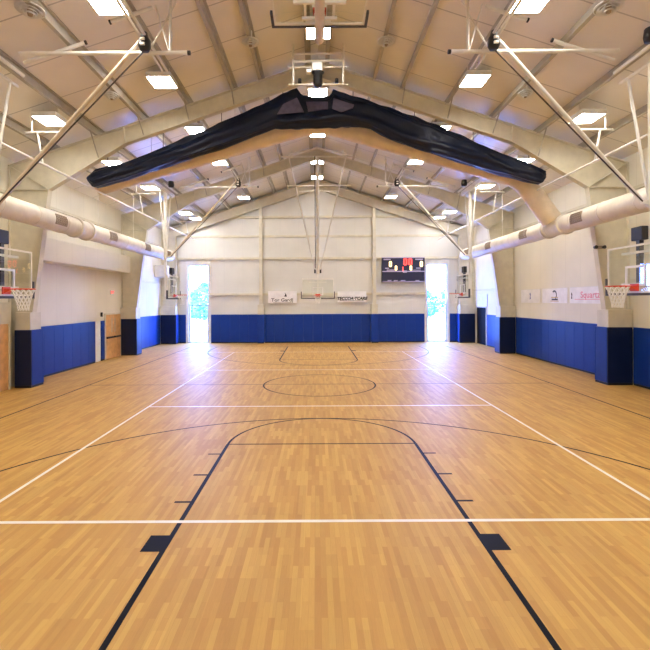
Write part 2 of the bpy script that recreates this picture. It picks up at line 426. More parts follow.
# ------------------------------------------------------------------ wall padding
PADG = 'royal blue wall padding'
def pad_run(label, p0, p1, nrm, t=.06, z0=.07, z1=1.86):
    """a run of pad panels along p0-p1 (floor points); nrm points into the room"""
    p0 = Vector((*p0, 0)); p1 = Vector((*p1, 0)); n = Vector((*nrm, 0)); L = (p1-p0).length; d = (p1-p0)/L
    cnt = max(1, round(L/.61)); w = L/cnt
    r = thing('wall_padding', label, 'wall padding', tuple((p0+p1)/2), PADG)
    for i in range(cnt):
        a = p0+d*(i*w+.001); b = p0+d*((i+1)*w-.001)+n*t
        build(MB().box(a.x, b.x, a.y, b.y, z0, z1), 'pad_panel', M_PAD, r, bevel=.009)
    a = p0; b = p1+n*(t-.012)
    build(MB().box(a.x, b.x, a.y, b.y, 0, z0), 'base_shadow_strip', M_BASESHADOW, r)
WX = HW-.002
pad_run('long blue wall padding on the left wall between the near column and the double doors', (-WX, 14.85), (-WX, 19.85), (1, 0))
pad_run('narrow strip of blue wall padding right beside the oak double doors on the left wall', (-WX, 20.42), (-WX, 20.72), (1, 0))
pad_run('brightly lit blue wall padding on the left wall beside the far corner', (-WX, 23.1), (-WX, 28.1), (1, 0))
pad_run('blue wall padding on the right wall nearest the camera, at the right picture edge', (WX, 6.5), (WX, 14.1), (-1, 0))
pad_run('long blue wall padding on the right wall under the three banners', (WX, 14.8), (WX, 22.4), (-1, 0))
pad_run('brightly lit blue wall padding on the right wall beside the dark doorway', (WX, 23.1), (WX, 26.2), (-1, 0))
FW = YF-.002
pad_run('short blue wall padding in the left corner of the far wall', (-9.04, FW), (-DX1-.17, FW), (0, -1))
pad_run('long blue wall padding across the far wall left of its left steel post', (-DX0+.17, FW), (-3.9, FW), (0, -1))
pad_run('long blue wall padding across the middle of the far wall under the hoop', (-3.46, FW), (3.46, FW), (0, -1))
pad_run('long blue wall padding across the far wall below the scoreboard', (3.9, FW), (DX0-.17, FW), (0, -1))
pad_run('short blue wall padding in the right corner of the far wall', (DX1+.17, FW), (9.04, FW), (0, -1))
for x, n in ((-3.68, 'left'), (3.68, 'right')):
    t = thing('post_padding', 'blue padding wrapped round the %s steel post of the far wall' % n, 'wall padding', (x, YF-.4, 0), 'blue post padding')
    build(MB().box(x-.215, x+.215, YF-.41, YF-.365, .07, 1.86), 'front_pad', M_PAD, t, bevel=.01)
    for q in (-1, 1): build(MB().box(x+q*.205, x+q*.25, YF-.40, YF-.07, .07, 1.86), 'side_pad', M_PAD, t, bevel=.008)
    build(MB().box(x-.21, x+.21, YF-.40, YF-.365, 0, .07), 'base_shadow_strip', M_BASESHADOW, t)
for s, n in ((-1, 'left'), (1, 'right')):
    for y, q in ((FR[1], 'near'), (FR[2], 'middle'), (28.42, 'corner')):
        t = thing('column_padding', 'blue padding, front darkened as shade, wrapped round the %s column of the %s wall' % (q, n), 'wall padding', (s*9.6, y, 0), 'blue column padding')
        xi = s*(9.30 if q != 'corner' else 9.1); xo = s*(9.78 if q == 'near' and s < 0 else 10.05); y0, y1 = y-.26, y+.30; e = .055
        build(MB().box(xi-s*e, xo, y0-e, y0-.003, .07, 1.86), 'front_pad', M_PADSHADE, t, bevel=.015)
        build(MB().box(xi-s*e, xi-s*.003, y0-.001, y1+.001, .07, 1.86), 'side_pad', M_PAD, t, bevel=.015)
        if q != 'corner': build(MB().box(xi-s*e, xo, y1+.003, y1+e, .07, 1.86), 'back_pad', M_PAD, t, bevel=.015)
        build(MB().box(xi-s*(e-.01), xi-s*.003, y0-e+.01, y1+.04, 0, .07).box(xi, xo, y0-e+.01, y0-.003, 0, .07), 'base_shadow_strip', M_BASESHADOW, t)

# ------------------------------------------------------------------ doors in the side walls
def side_door(num, s, y0, y1, h, leaf, double=True, bars=True, HW=HW):
    r = sroot('door_%d' % num, (s*HW, (y0+y1)/2, 0)); x0, x1 = s*(HW-.002), s*(HW-.05)
    build(MB().box(x0, s*(HW-.07), y0-.07, y0, 0, h+.07).box(x0, s*(HW-.07), y1, y1+.07, 0, h+.07).box(x0, s*(HW-.07), y0, y1, h, h+.07), 'frame', M_STEEL, r)
    n = 2 if double else 1; w = (y1-y0)/n
    for i in range(n):
        a, b = y0+i*w+.004, y0+(i+1)*w-.004
        l = build(MB().box(x0, x1, a, b, .01, h-.004), 'door_leaf', leaf, r, bevel=.004)
        if bars:
            build(MB().box(x1, s*(HW-.12), a+.06, b-.06, .98, 1.06), 'push_bar', M_BLACK, l, bevel=.01)
            build(MB().box(x1, s*(HW-.055), a+w*(.72 if i == 0 else .12), a+w*(.72 if i == 0 else .12)+.12, 1.25, 1.95), 'vision_panel', mat('door_vision_glass', (.68, .52, .36), .1), l)
    return r
side_door(3, -1, 20.84, 22.42, 2.12, M_OAK)
side_door(4, -1, 12.05, 13.88, 2.08, M_OAK, bars=False, HW=9.86)
struct(build(MB().box(-HW, -9.862, 11.8, 14.06, 0, 2.75), 'trim_91', M_STEEL))
r5 = side_door(5, 1, 26.35, 27.85, 2.28, M_DARKOPEN, bars=False)  # open doorway; black leaves stand in for its dark inside
build(MB().box(HW-.002, HW-.05, 26.2, 27.9, 2.36, 3.1), 'transom_panel', M_TRIM, r5)
build(MB().box(-HW+.002, -HW+.03, 19.90, 20.38, 0, 1.86), 'trim_90', M_TRIM)['kind'] = 'structure'

# ------------------------------------------------------------------ ceiling lights
def ceiling_light(x, y, z, label, group):
    t = thing('ceiling_light', label, 'ceiling light', (x, y, z), group)
    w = .34; l = .36
    build(MB().box(x-w, x+w, y-l, y+l, z+.03, z+.10).box(x-w, x-w+.02, y-l, y+l, z-.03, z+.03).box(x+w-.02, x+w, y-l, y+l, z-.03, z+.03).box(x-w+.02, x+w-.02, y-l, y-l+.02, z-.03, z+.03).box(x-w+.02, x+w-.02, y+l-.02, y+l, z-.03, z+.03), 'housing', M_HOUSING, t)
    build(MB().box(x-w+.021, x+w-.021, y-l+.021, y+l-.021, z-.012, z+.029), 'lens', M_LAMP, t)
    mb = MB(); 
    for q in (-.2, .2): mb.tube([(x+q, y, z+.1), (x+q, y, deck(x+q)+.02)], .008, 6)
    build(mb, 'hanger_rod', M_PIPE, t)
ORD = ['first', 'second', 'third', 'fourth', 'fifth', 'sixth', 'seventh']
LY_mid = (9.15, 12.45, 16.0, 19.75, 23.35, 26.5)
LY_out = (12.4, 16.25, 19.85, 23.65, 27.3)
LY_rid = (12.0, 15.55, 19.4, 23.3, 26.3)
for rowname, x, z, ys in (('inner left', -4.42, 8.98, LY_mid), ('inner right', 4.42, 8.98, LY_mid), ('outer left', -7.55, 7.88, LY_out), ('outer right', 7.55, 7.88, LY_out), ('ridge', 0, 10.12, LY_rid)):
    for i, y in enumerate(ys):
        if i == 3 and 'outer' in rowname: x, y, z = math.copysign(7.2, x), 23.95, 7.55
        else: x, z = {'inner': (math.copysign(4.42, x), 8.98), 'outer': (math.copysign(7.55, x), 7.88), 'ridge': (0, 10.12)}[rowname.split()[0]]
        ceiling_light(x, y, z, 'glowing square high bay light, %s from the camera in the %s row' % (ORD[i], rowname), 'ceiling lights of the %s row' % rowname)

# round louvred ceiling fans
def diffuser(x, y, z, r, label):
    t = thing('ceiling_diffuser', label, 'ceiling diffuser', (x, y, z), 'round ceiling diffusers')
    mb = MB()
    for k_ in range(4):
        rr = r*(1-.2*k_); zz = z+.09-.035*k_
        mb.lathe([(rr*.72, zz+.03), (rr, zz-.015), (rr, zz-.025), (rr*.70, zz+.02)], (x, y, 0))
    mb.lathe([(r, z+.08), (r*.98, z+.10), (r*.5, z+.16), (.001, z+.17)], (x, y, 0))
    build(mb, 'louvre_ring', M_HOUSING, t)
    build(MB().lathe([(0.001, z-.05), (r*.16, z-.045), (r*.2, z), (r*.2, z+.1), (.001, z+.1)], (x, y, 0)), 'hub', M_GRILLE, t)
    build(MB().tube([(x, y, z+.09), (x, y, deck(x)+.02)], .05, 10), 'hanger_stem', M_HOUSING, t)
for s, n in ((-1, 'left'), (1, 'right')):
    diffuser(s*5.85, 8.9, 8.6, .27, 'white round louvred ceiling diffuser in the upper %s corner of the view' % n)
    diffuser(s*1.86, 12.06, 9.78, .24, 'white round louvred ceiling diffuser near the ridge, %s of the folded-up hoop' % n)
    diffuser(s*5.85, 12.45, 8.52, .2, 'small white round ceiling diffuser on the %s side, above the diagonal hoop brace' % n)

# ------------------------------------------------------------------ ducts
def side_duct(s, n):
    x, z, r = s*8.6, 5.38, .315
    t = thing('air_duct', 'long round cream air duct with grilles running along the %s wall' % n, 'air duct', (x, 14, z), 'air ducts')
    mb = MB(); y = 1.0; ye = 25.6
    prof = []
    while y < ye-.01:
        prof += [(y, r), (y+.02, r)]; y = min(y+1.52, ye)
        prof += [(y-.05, r), (y-.03, r), (y-.028, r+.012), (y-.004, r+.012)]
    prof.append((ye, r))
    mb.tube([(x, a, z) for a, _ in prof], [q for _, q in prof], 28)
    build(mb, 'duct_tube', M_DUCT, t)
    for gy in (10.6, 14.2, 17.85, 21.5, 24.6):
        g = MB(); a0 = math.radians(10); 
        ang = PI-math.radians(2) if s > 0 else math.radians(2)      # faces the court
        for j in range(5):
            a = ang+math.radians(-26+j*13)
            p = Vector((x+math.cos(a)*(r+.016), 0, z+math.sin(a)*(r+.016)))
            g.bar((p.x, gy-.30, p.z), (p.x, gy+.30, p.z), .02, .035)
        for j in range(7):
            yy = gy-.30+j*.1; pts = []
            for q in range(5):
                a = ang+math.radians(-26+q*13); pts.append((x+math.cos(a)*(r+.014), yy, z+math.sin(a)*(r+.014)))
            g.tube(pts, .009, 5)
        build(g, 'vent_grille', M_GRILLE, t)
        bk = MB(); pts = [(x+math.cos(ang+math.radians(-30+q*15))*(r+.006), z+math.sin(ang+math.radians(-30+q*15))*(r+.006)) for q in range(5)]
        for (a, b), (c, d) in zip(pts[:-1], pts[1:]): bk.quad((a, gy-.33, b), (a, gy+.33, b), (c, gy+.33, d), (c, gy-.33, d))
        build(bk, 'vent_backing', mat('grille_tan', (.45, .36, .25), .5), t)
    for gy in (15.3, 16.4) if s > 0 else (15.5, 16.3):
        build(MB().tube([(x, gy-.06, z), (x, gy-.05, z), (x, gy+.05, z), (x, gy+.06, z)], [r, r+.05, r+.05, r], 28), 'collar', M_DUCT, t)
    hg = MB()
    for gy in (10, 17.2, 20.5, 24.0): hg.tube([(x, gy, z+r), (x, gy, deck(x)+.02)], .01, 6)
    build(hg, 'hanger_rod', M_PIPE, t)
side_duct(-1, 'left'); side_duct(1, 'right')
YA = 15.85
t = thing('arched_duct', 'tan round cross duct bent along the roof slope behind the folded curtain', 'air duct', (0, YA, 8), 'air ducts')
def arc_pts(ps, n=5, rad=.35):
    out = [Vector(ps[0])]
    for i in range(1, len(ps)-1):
        p = Vector(ps[i]); a = (Vector(ps[i-1])-p).normalized()*rad; b = (Vector(ps[i+1])-p).normalized()*rad
        for j in range(n):
            u = j/(n-1); out.append((p+a)*(1-u)**2+p*2*u*(1-u)+(p+b)*u**2)
    out.append(Vector(ps[-1])); return out
AZ = lambda x: 9.20-.285*abs(x)
pl = arc_pts([(-7.95, YA, AZ(7.95)), (0, YA, AZ(0)), (7.3, YA, AZ(7.3)), (8.41, YA, 5.62)], 6, .45)
build(MB().tube(pl, .35, 24), 'duct_tube', M_ARCH, t)
for x in (-6.6, -4.9, -2.9, -1.0, 1.0, 2.9, 4.9, 6.9):
    d = Vector((.12, 0, -.034*(1 if x > 0 else -1)*1)); p = Vector((x, YA, AZ(x)))
    build(MB().tube([p-d*.3, p+d*.3], .36, 24), 'seam_band', M_ARCH, t)
hg = MB()
for x in (-6, -3, 3, 6): hg.tube([(x, YA, AZ(x)+.34), (x, YA, deck(x)+.02)], .01, 6)
build(hg, 'hanger_rod', M_PIPE, t)

# ------------------------------------------------------------------ folded divider curtain
YC = 15.05
def wx(px): return (px-CX)*YC/F+CAMX
def wz(py, px): return CAMZ+(CY-(py+.0048*(px-CX)))*YC/F
TOP = [(88,177),(98,170),(128,162.5),(165,148),(198,134),(228,121),(265,104),(284,94),(298,89),(303,96),(318,98),(331,97.5),(334,90.5),(350,97),(375,104),(400,112),(437,126),(470,140),(505,155),(535,167),(546,171)]
BOT = [(88,180),(95,188),(128,179),(160,168),(191,158),(228,146),(262,133),(276,128.5),(318,128),(360,127),(372,129),(390,139),(430,153),(470,165),(495,172),(530,182),(541,184.5),(546,178)]
def interp(tab, x):
    for (a, b), (c, d) in zip(tab[:-1], tab[1:]):
        if a <= x <= c: return b+(d-b)*(x-a)/(c-a)
    return tab[-1][1]
t = thing('divider_curtain', 'dark navy divider curtain folded up in a thick roll under the roof', 'curtain', (0, YC, 8.5))
NX, NA = 230, 40
vs = []; fs = []
for i in range(NX):
    px = 88+(546-88)*i/(NX-1); X = wx(px); a_, b_ = wz(interp(TOP, px), px), wz(interp(BOT, px), px)
    c = (a_+b_)/2; h = (a_-b_)/2; e = min(1, min(i, NX-1-i)/5+.25)
    for j in range(NA):
        a = 2*PI*j/NA
        f1 = noise.noise(Vector((X*.55, math.cos(a)*2.2, math.sin(a)*2.2+3)))
        f2 = math.sin(a*7+X*.5+2.5*noise.noise(Vector((X*.8, 5, math.sin(a)))))
        f3 = noise.noise(Vector((X*2.6, math.cos(a)*4, math.sin(a)*4)))
        f4 = abs(noise.noise(Vector((X*.9, math.cos(a)*5+9, math.sin(a)*5))))
        rr = 1+.16*f1+.11*f2+.10*f3-.22*f4
        ca, sa = math.cos(a), math.sin(a)
        ry = .24*e*(abs(ca)**.7)*(1 if ca >= 0 else -1); rz = h*(abs(sa)**.8)*(1 if sa >= 0 else -1)
        vs.append((X, YC+ry*(1+1.6*(rr-1)), c+rz*(1+.55*(rr-1))))
for i in range(NX-1):
    for j in range(NA): fs.append((i*NA+j, i*NA+(j+1) % NA, (i+1)*NA+(j+1) % NA, (i+1)*NA+j))
fs += [tuple(range(NA)), tuple(range((NX-1)*NA, NX*NA))]
build(MB().add(vs, fs, True), 'folded_fabric', M_CURTAIN, t)
def px3(p, y): return ((p[0]-CX)*y/F+CAMX, y, CAMZ+(CY-(p[1]+.0048*(p[0]-CX)))*y/F)
for poly in ([(278,114),(284,104),(298,97.5),(305,112)], [(309,111.5),(307,101.5),(329,101.5),(329,109)], [(333,108.5),(334.5,98),(355,104.5),(354,108),(342,112)]):
    w_ = [px3(p, YC-.30) for p in poly]; vs = w_+[(x, y+.03, z) for x, y, z in w_]; n = len(w_)
    build(MB().add(vs, [tuple(range(n)), tuple(range(n, 2*n))[::-1]]+[(i, (i+1) % n, (i+1) % n+n, i+n) for i in range(n)]), 'mesh_panel', M_MESH, t)
mb = MB()
for x in (-7.2, -5.3, -3.3, -1.2, 1.2, 3.3, 5.3, 7.2):
    px = CX+(x-CAMX)*F/YC; mb.tube([(x, YC, wz(interp(TOP, px), px)-.05), (x, YC, deck(x)+.02)], .012, 6)
build(mb, 'lift_cable', M_CABLE, t)

# ------------------------------------------------------------------ basketball hoops
def net_mesh(c, r0=.222, r1=.095, h=.46):
    mb = MB(); n = 12; lev = 6; cx, cy, cz = c
    def P(k_, i):
        u = k_/lev; r = r0+(r1-r0)*u**.7+(.012 if k_ == lev else 0); a = 2*PI*(i+(k_ % 2)*.5)/n
        return (cx+r*math.cos(a), cy+r*math.sin(a), cz-.012-h*u)
    for k_ in range(lev):
        for i in range(n):
            off = 1 if k_ % 2 else -1
            mb.tube([P(k_, i), P(k_+1, i)], .009, 5, caps=False)
            mb.tube([P(k_, i), P(k_+1, i+off)], .009, 5, caps=False)
    return mb
def backboard(parent, org, U, Vv, Nn, h=1.07, w=1.83):
    """glass board: org = bottom centre of its face, U along width, Vv up, Nn out of the face"""
    org, U, Vv, Nn = Vector(org), Vector(U), Vector(Vv), Vector(Nn)
    def blk(mb, u0, u1, v0, v1, n0, n1):
        vs = [org+U*u+Vv*v+Nn*n for u in (u0, u1) for v in (v0, v1) for n in (n0, n1)]
        mb.add(vs, [(0,1,3,2),(4,6,7,5),(0,4,5,1),(2,3,7,6),(0,2,6,4),(1,5,7,3)])
    H = w/2
    g = MB(); g.quad(*[org+U*u+Vv*v-Nn*.01 for u, v in ((-H+.01, .01), (H-.01, .01), (H-.01, h-.01), (-H+.01, h-.01))])
    bd = build(g, 'backboard', M_BOARD, parent)
    fr = MB(); e = .04
    blk(fr, -H, -H+e, 0, h, -.04, 0); blk(fr, H-e, H, 0, h, -.04, 0); blk(fr, -H+e, H-e, h-e, h, -.04, 0); blk(fr, -H+e, H-e, 0, e, -.04, 0)
    build(fr, 'board_frame', M_PIPE, bd)
    sq = MB(); a, b = .305, .05; v0, v1 = .15, .61
    blk(sq, -a, -a+b, v0, v1, 0, .003); blk(sq, a-b, a, v0, v1, 0, .003); blk(sq, -a+b, a-b, v1-b, v1, 0, .003); blk(sq, -a+b, a-b, v0, v0+b, 0, .003)
    blk(sq, -a, -a+b, v0, v1, -.024, -.021); blk(sq, a-b, a, v0, v1, -.024, -.021); blk(sq, -a+b, a-b, v1-b, v1, -.024, -.021)
    build(sq, 'target_square', M_WHITELINE, bd)
    pd = MB(); q = .055
    blk(pd, -H-.02, H+.02, -q, .0, -.055, .02); blk(pd, -H-q, -H-.001, -q, .36, -.055, .02); blk(pd, H+.001, H+q, -q, .36, -.055, .02)
    build(pd, 'edge_padding', M_PADGREY, bd)
    return bd, blk
def side_hoop(s, yc, label):
    t = thing('basketball_hoop', label, 'basketball hoop', (s*7.2, yc, 8.0), 'side court basketball hoops')
    X = lambda x: s*x
    bx = 6.94
    bd, blk = backboard(t, (X(bx), yc, 2.9), (0, 1, 0), (0, 0, 1), (-s, 0, 0))
    rc = (X(6.55), yc, 3.05)
    rim = build(MB().tube([(rc[0]+.232*math.cos(a), yc+.232*math.sin(a), 3.05) for a in [2*PI*i/32 for i in range(32)]], .013, 8, closed=True), 'rim', M_ORANGE, t)
    build(MB().box(X(bx-.001), X(bx-.03), yc-.12, yc+.12, 2.94, 3.1).prism([(X(bx-.03), 3.065), (X(bx-.17), 3.06), (X(bx-.17), 3.035), (X(bx-.03), 2.96)], yc-.09, yc+.09), 'rim_bracket', M_ORANGE, rim)
    build(net_mesh(rc), 'net', M_NET, rim)
    mx = 7.34; zl = 4.88
    build(MB().tube([(X(mx), yc, zl-.1), (X(mx), yc, 7.95)], .085, 14), 'mast', M_PIPE, t)
    lw = build(MB().bar((X(mx), yc, zl), (X(mx), yc, 2.98), .10, .10).bar((X(mx), yc, 3.06), (X(bx+.04), yc, 3.06), .07).bar((X(mx), yc, 3.8), (X(bx+.04), yc, 3.8), .06).bar((X(bx+.07), yc-.5, 3.8), (X(bx+.07), yc+.5, 3.8), .05).bar((X(bx+.07), yc-.5, 3.1), (X(bx+.07), yc+.5, 3.1), .05), 'lower_mast', M_PIPE, t)
    for q in (-1, 1): build(MB().tube([(X(mx), yc+q*.75, 7.98), (X(mx), yc+q*.10, zl+.05)], .032, 8), 'sway_brace', M_PIPE, t)
    build(MB().bar((X(mx), yc-.16, zl), (X(mx), yc+.16, zl), .10, .12).bar((X(mx-.14), yc, zl), (X(mx), yc, zl), .06, .1).bar((X(mx-.3), yc-.06, zl+.02), (X(mx), yc-.06, zl), .05, .09), 'clamp_bracket', M_PIPE, t)
    build(MB().tube([(X(mx), yc-1.15, 8.0), (X(mx), yc+1.0, 8.0)], .045, 10).tube([(X(mx-.32), yc-1.15, 8.14), (X(mx-.32), yc+.75, 8.14)], .045, 10), 'header_pipe', M_PIPE, t)
    build(MB().tube([(X(mx-.2), yc, zl), (X(3.9), yc, 8.55)], .045, 10), 'fold_brace', M_TANPIPE if s < 0 else M_PIPE, t)
    build(MB().tube([(X(3.82), yc-.07, 8.26), (X(7.05), yc-.09, zl+.02)], .016, 6), 'hoist_cable', M_CABLE, t)
    mo = build(MB().lathe([(.001, 8.22), (.09, 8.22), (.13, 8.30), (.13, 8.44), (.09, 8.5), (.06, 8.62), (.001, 8.62)], (X(3.8), yc-.12, 0), 14), 'hoist_motor', M_BLACK, t)
    for q in (8.30, 8.41): build(MB().bar((X(3.8), yc-.28, q), (X(3.8), yc-.24, q), .1, .05), 'motor_plate', M_PIPE, mo)
    build(MB().lathe([(.001, 8.08), (.12, 8.1), (.14, 8.2), (.12, 8.36), (.001, 8.38)], (X(6.86), yc-.6, 0), 14), 'safety_lock', M_BLACK, t)
    ov = build(MB().tube([(X(2.9), yc, 8.24), (X(6.6), yc, 8.24)], .045, 10), 'cross_pipe', M_PIPE, t)
    build(MB().tube([(X(2.84), yc, 8.24), (X(2.9), yc, 8.24)], .05, 10), 'end_cap', M_BLACK, ov)
    build(MB().tube([(X(3.78), yc-1.6, 8.58), (X(3.78), yc+1.25, 8.50)], .032, 8).tube([(X(3.9), yc-1.6, 8.58), (X(3.9), yc+1.25, 8.50)], .032, 8), 'carrier_pipe', M_PIPE, t)
    for h in (MB().tube([(X(3.28), yc, 8.28), (X(3.28), yc, deck(3.28)+.02)], .035, 8), MB().tube([(X(3.32), yc+.02, 8.30), (X(3.75), yc+.4, deck(3.75)+.01)], .02, 6), MB().tube([(X(3.75), yc+.1, 8.4), (X(3.3), yc+.5, deck(3.3)+.01)], .02, 6)): build(h, 'hanger', M_PIPE, t)
    for a, b, dy in ((5.4, 6.8, .45), (3.7, 4.63, .1)):
        rp = build(MB().tube([(X(a), yc+dy, zt(a)-.04), (X(b), yc+dy, zt(b)-.04)], .045, 10), 'roof_pipe', M_PIPE, t)
        c = a if a > 5 else b; d = -.04 if a > 5 else .04
        build(MB().tube([(X(c), yc+dy, zt(c)-.04), (X(c+d), yc+dy, zt(c+d)-.04)], .05, 10), 'end_cap', M_BLACK, rp)
    build(MB().box(X(6.97), X(7.12), yc-.17, yc+.17, 4.06, 4.36), 'control_box', M_BLACK, t, bevel=.015)
    build(MB().box(X(7.0), X(7.10), yc-.05, yc+.05, 3.1, 4.06), 'height_actuator', M_PADGREY, t)
side_hoop(-1, 9.7, 'nearest left side hoop with glass backboard, cut by the picture edge')
side_hoop(1, 9.7, 'nearest right side hoop with glass backboard, cut by the picture edge')
side_hoop(-1, 21.2, 'far left side hoop with small glass backboard beside the left glass door')
side_hoop(1, 21.2, 'far right side hoop with small glass backboard beside the right glass door')

# main hoop above the camera, swung forward and folded up under the roof
t = thing('basketball_hoop', 'main hoop folded up flat under the roof at the top centre, seen from below', 'basketball hoop', (0, 8.5, 8.4), 'main basketball hoops')
build(MB().tube([(0, 3.3, 8.62), (0, 9.25, 8.24)], .095, 18), 'mast', M_TANPIPE, t)
Vd = Vector((0, -1, .055)).normalized(); Nd = Vector((0, .055, 1)).normalized()
bd, blk = backboard(t, (0, 8.98, 8.42), (1, 0, 0), tuple(Vd), tuple(Nd))
rim = build(MB().tube([(.232*math.cos(a), 8.75-.0+.232*math.sin(a)*.06, 8.9+.232*math.sin(a)) for a in [2*PI*i/28 for i in range(28)]], .013, 8, closed=True), 'rim', M_ORANGE, t)
build(MB().box(-.13, .13, 8.6, 8.84, 8.45, 8.5).box(-.07, .07, 8.70, 8.80, 8.5, 8.70), 'rim_bracket', M_ORANGE, rim)
build(net_mesh((0, 8.75, 8.9)), 'net', M_NET, rim)
build(MB().bar((-.5, 8.3, 8.40), (.5, 8.3, 8.40), .06).bar((-.35, 8.75, 8.38), (.35, 8.75, 8.38), .05), 'board_bracket', M_PIPE, t)
for q in (-1, 1): build(MB().tube([(q*1.4, 3.3, 8.75), (q*.08, 7.4, 8.38)], .03, 8), 'sway_brace', M_PIPE, t)
build(MB().tube([(-1.5, 3.3, 8.68), (1.5, 3.3, 8.68)], .045, 10), 'header_pipe', M_PIPE, t)
YH = 13.3
fr = MB()
for q in (-1, 1):
    fr.tube([(q*.76, YH, 9.27), (q*.76, YH, deck(.76)-.02)], .035, 8)
fr.tube([(-.82, YH, 10.22), (.82, YH, 10.22)], .03, 8).tube([(-.76, YH, 9.98), (.76, YH, 10.02)], .04, 8).tube([(-.92, YH, 9.82), (.92, YH, 9.82)], .025, 8)
build(fr, 'hoist_frame', M_PIPE, t)
lb = build(MB().tube([(-.92, YH, 9.29), (.92, YH, 9.29)], .03, 8), 'lower_bar', M_STEEL, t)
for q in (-1, 1): build(MB().lathe([(.001, 9.34), (.055, 9.34), (.055, 9.46), (.001, 9.46)], (q*.56, YH, 0), 12), 'pulley', M_BLACK, lb)
mo = build(MB().box(-.19, .13, YH-.12, YH+.12, 9.66, 9.93), 'hoist_motor', M_HOUSING, t, bevel=.03)
build(MB().box(-.36, -.2, YH-.08, YH+.08, 9.62, 9.74), 'gear_box', M_HOUSING, mo, bevel=.02)
build(MB().lathe([(.001, 9.2), (.10, 9.22), (.14, 9.30), (.14, 9.62), (.19, 9.655), (.001, 9.655)], (-.01, YH, 0), 16), 'cable_drum', M_BLACK, t)

# main hoop at the far end
t = thing('basketball_hoop', 'lowered main hoop on a long mast with V braces, centred on the far wall', 'basketball hoop', (0, 24.5, 10), 'main basketball hoops')
yb = 25.13
bd, blk = backboard(t, (0, yb, 2.9), (1, 0, 0), (0, 0, 1), (0, -1, 0))
rc = (0, yb-.38, 3.05)
rim = build(MB().tube([(.232*math.cos(a), rc[1]+.232*math.sin(a), 3.05) for a in [2*PI*i/32 for i in range(32)]], .014, 8, closed=True), 'rim', M_ORANGE, t)
build(MB().box(-.14, .14, yb-.03, yb-.001, 2.93, 3.12).prism([(yb-.03, 3.065), (yb-.17, 3.06), (yb-.17, 3.035), (yb-.03, 2.95)], -.1, .1, fn=lambda a, b, y: (y, a, b)), 'rim_bracket', M_ORANGE, rim)
build(net_mesh(rc), 'net', M_NET, rim)
YT = 22.3; top = 10.05; yl = 25.35
build(MB().tube([(0, YT, top), (0, yl, 4.3)], .085, 14), 'mast', M_PIPE, t)
build(MB().bar((0, yl, 4.4), (0, yl, 2.98), .09).bar((0, yl, 3.06), (0, yb+.04, 3.06), .07).bar((0, yl, 3.8), (0, yb+.04, 3.8), .06).bar((-.5, yb+.06, 3.8), (.5, yb+.06, 3.8), .05).bar((-.9, yb+.1, 4.02), (.9, yb+.1, 4.02), .05), 'lower_mast', M_PIPE, t)
for q in (-1, 1):
    build(MB().tube([(q*1.45, YT, top), (q*.14, yl-.05, 4.5)], .035, 8), 'sway_brace', M_PIPE, t)
    build(MB().bar((q*.16, yl-.05, 4.32), (q*.16, yl-.05, 4.58), .09), 'clamp_bracket', M_BLACK, t)
build(MB().tube([(-1.9, YT, top), (1.9, YT, top)], .045, 10), 'header_pipe', M_PIPE, t)
build(MB().tube([(-1.45, YT-.3, top+.02), (0, YT-.3, top+.33), (1.45, YT-.3, top+.02)], .04, 8).tube([(-1.6, YT+.7, 8.75), (1.75, YT+.7, 8.75)], .035, 8).tube([(-1.0, YT+.9, 8.5), (1.1, YT+.9, 8.5)], .03, 8), 'spreader_pipe', M_PIPE, t)
build(MB().tube([(-.13, YT-.2, top-.05), (-.13, yl-.25, 4.6)], .022, 6), 'hoist_cable', M_CABLE, t)
for q in (-1.3, 1.3): build(MB().tube([(q, YT, top), (q, YT, deck(1.3)+.01)], .03, 8), 'hanger', M_PIPE, t)

# ------------------------------------------------------------------ long straight pipes below the roof with their hangers
for s, n in ((-1, 'left'), (1, 'right')):
    x, z = s*7.72, 6.62
    t = thing('ceiling_pipe', 'long straight white pipe running lengthwise below the roof on the %s side' % n, 'pipe', (x, 14, z), 'lengthwise white pipes')
    build(MB().tube([(x, 1, z), (x, 28.2, z)], .035, 10), 'pipe_run', M_PIPE, t)
    for y in (5.3, 12.3, 19.4, 26.3):
        build(MB().tube([(x, y, z), (x+s*.15, y, 7.5)], .03, 8).tube([(x-s*.6, y, 7.5), (x+s*.5, y, 7.5)], .03, 8).tube([(x+s*.3, y, 7.5), (x+s*.3, y, deck(8.02)+.0)], .02, 6), 'pipe_hanger', M_PIPE, t)

# ------------------------------------------------------------------ scoreboard
SX, SZ = 5.55, 4.72; SW, SH = 2.76, 1.60; SY = YF-.32
t = thing('scoreboard', 'navy electronic scoreboard with glowing red and amber digits on the far wall', 'scoreboard', (SX, SY, SZ))
build(MB().box(SX-SW/2, SX+SW/2, SY, YF-.005, SZ-SH/2, SZ+SH/2), 'cabinet', M_SCORE, t, bevel=.01)
fr = MB(); x0, x1, z0, z1 = SX-SW/2, SX+SW/2, SZ-SH/2, SZ+SH/2; zm = SZ-.12
fr.box(x0, x1, SY-.02, SY-.001, z1-.05, z1).box(x0, x1, SY-.02, SY-.001, z0, z0+.05).box(x0, x1, SY-.02, SY-.001, zm-.03, zm+.03)
build(fr, 'edge_trim', M_SCORETRIM, t)
lg = MB()
for a, b, c, d in ((.1, .55, 1.42, 1.50), (2.15, 2.65, 1.42, 1.50), (.2, .45, .86, .92), (2.2, 2.5, .86, .92), (.3, .95, .74, .80), (1.35, 1.6, .6, .74), (1.8, 2.5, .74, .78), (.35, .6, .06, .13), (.75, 1.0, .06, .12), (1.2, 1.5, .06, .12), (2.15, 2.4, .06, .12)):
    lg.box(x0+a, x0+b, SY-.012, SY-.001, z0+c, z0+d)
build(lg, 'legend_strip', M_SCORETRIM, t)
SEG = {'0': 'abcdef', '1': 'bc', '2': 'abged', '3': 'abgcd', '5': 'afgcd', '8': 'abcdefg'}
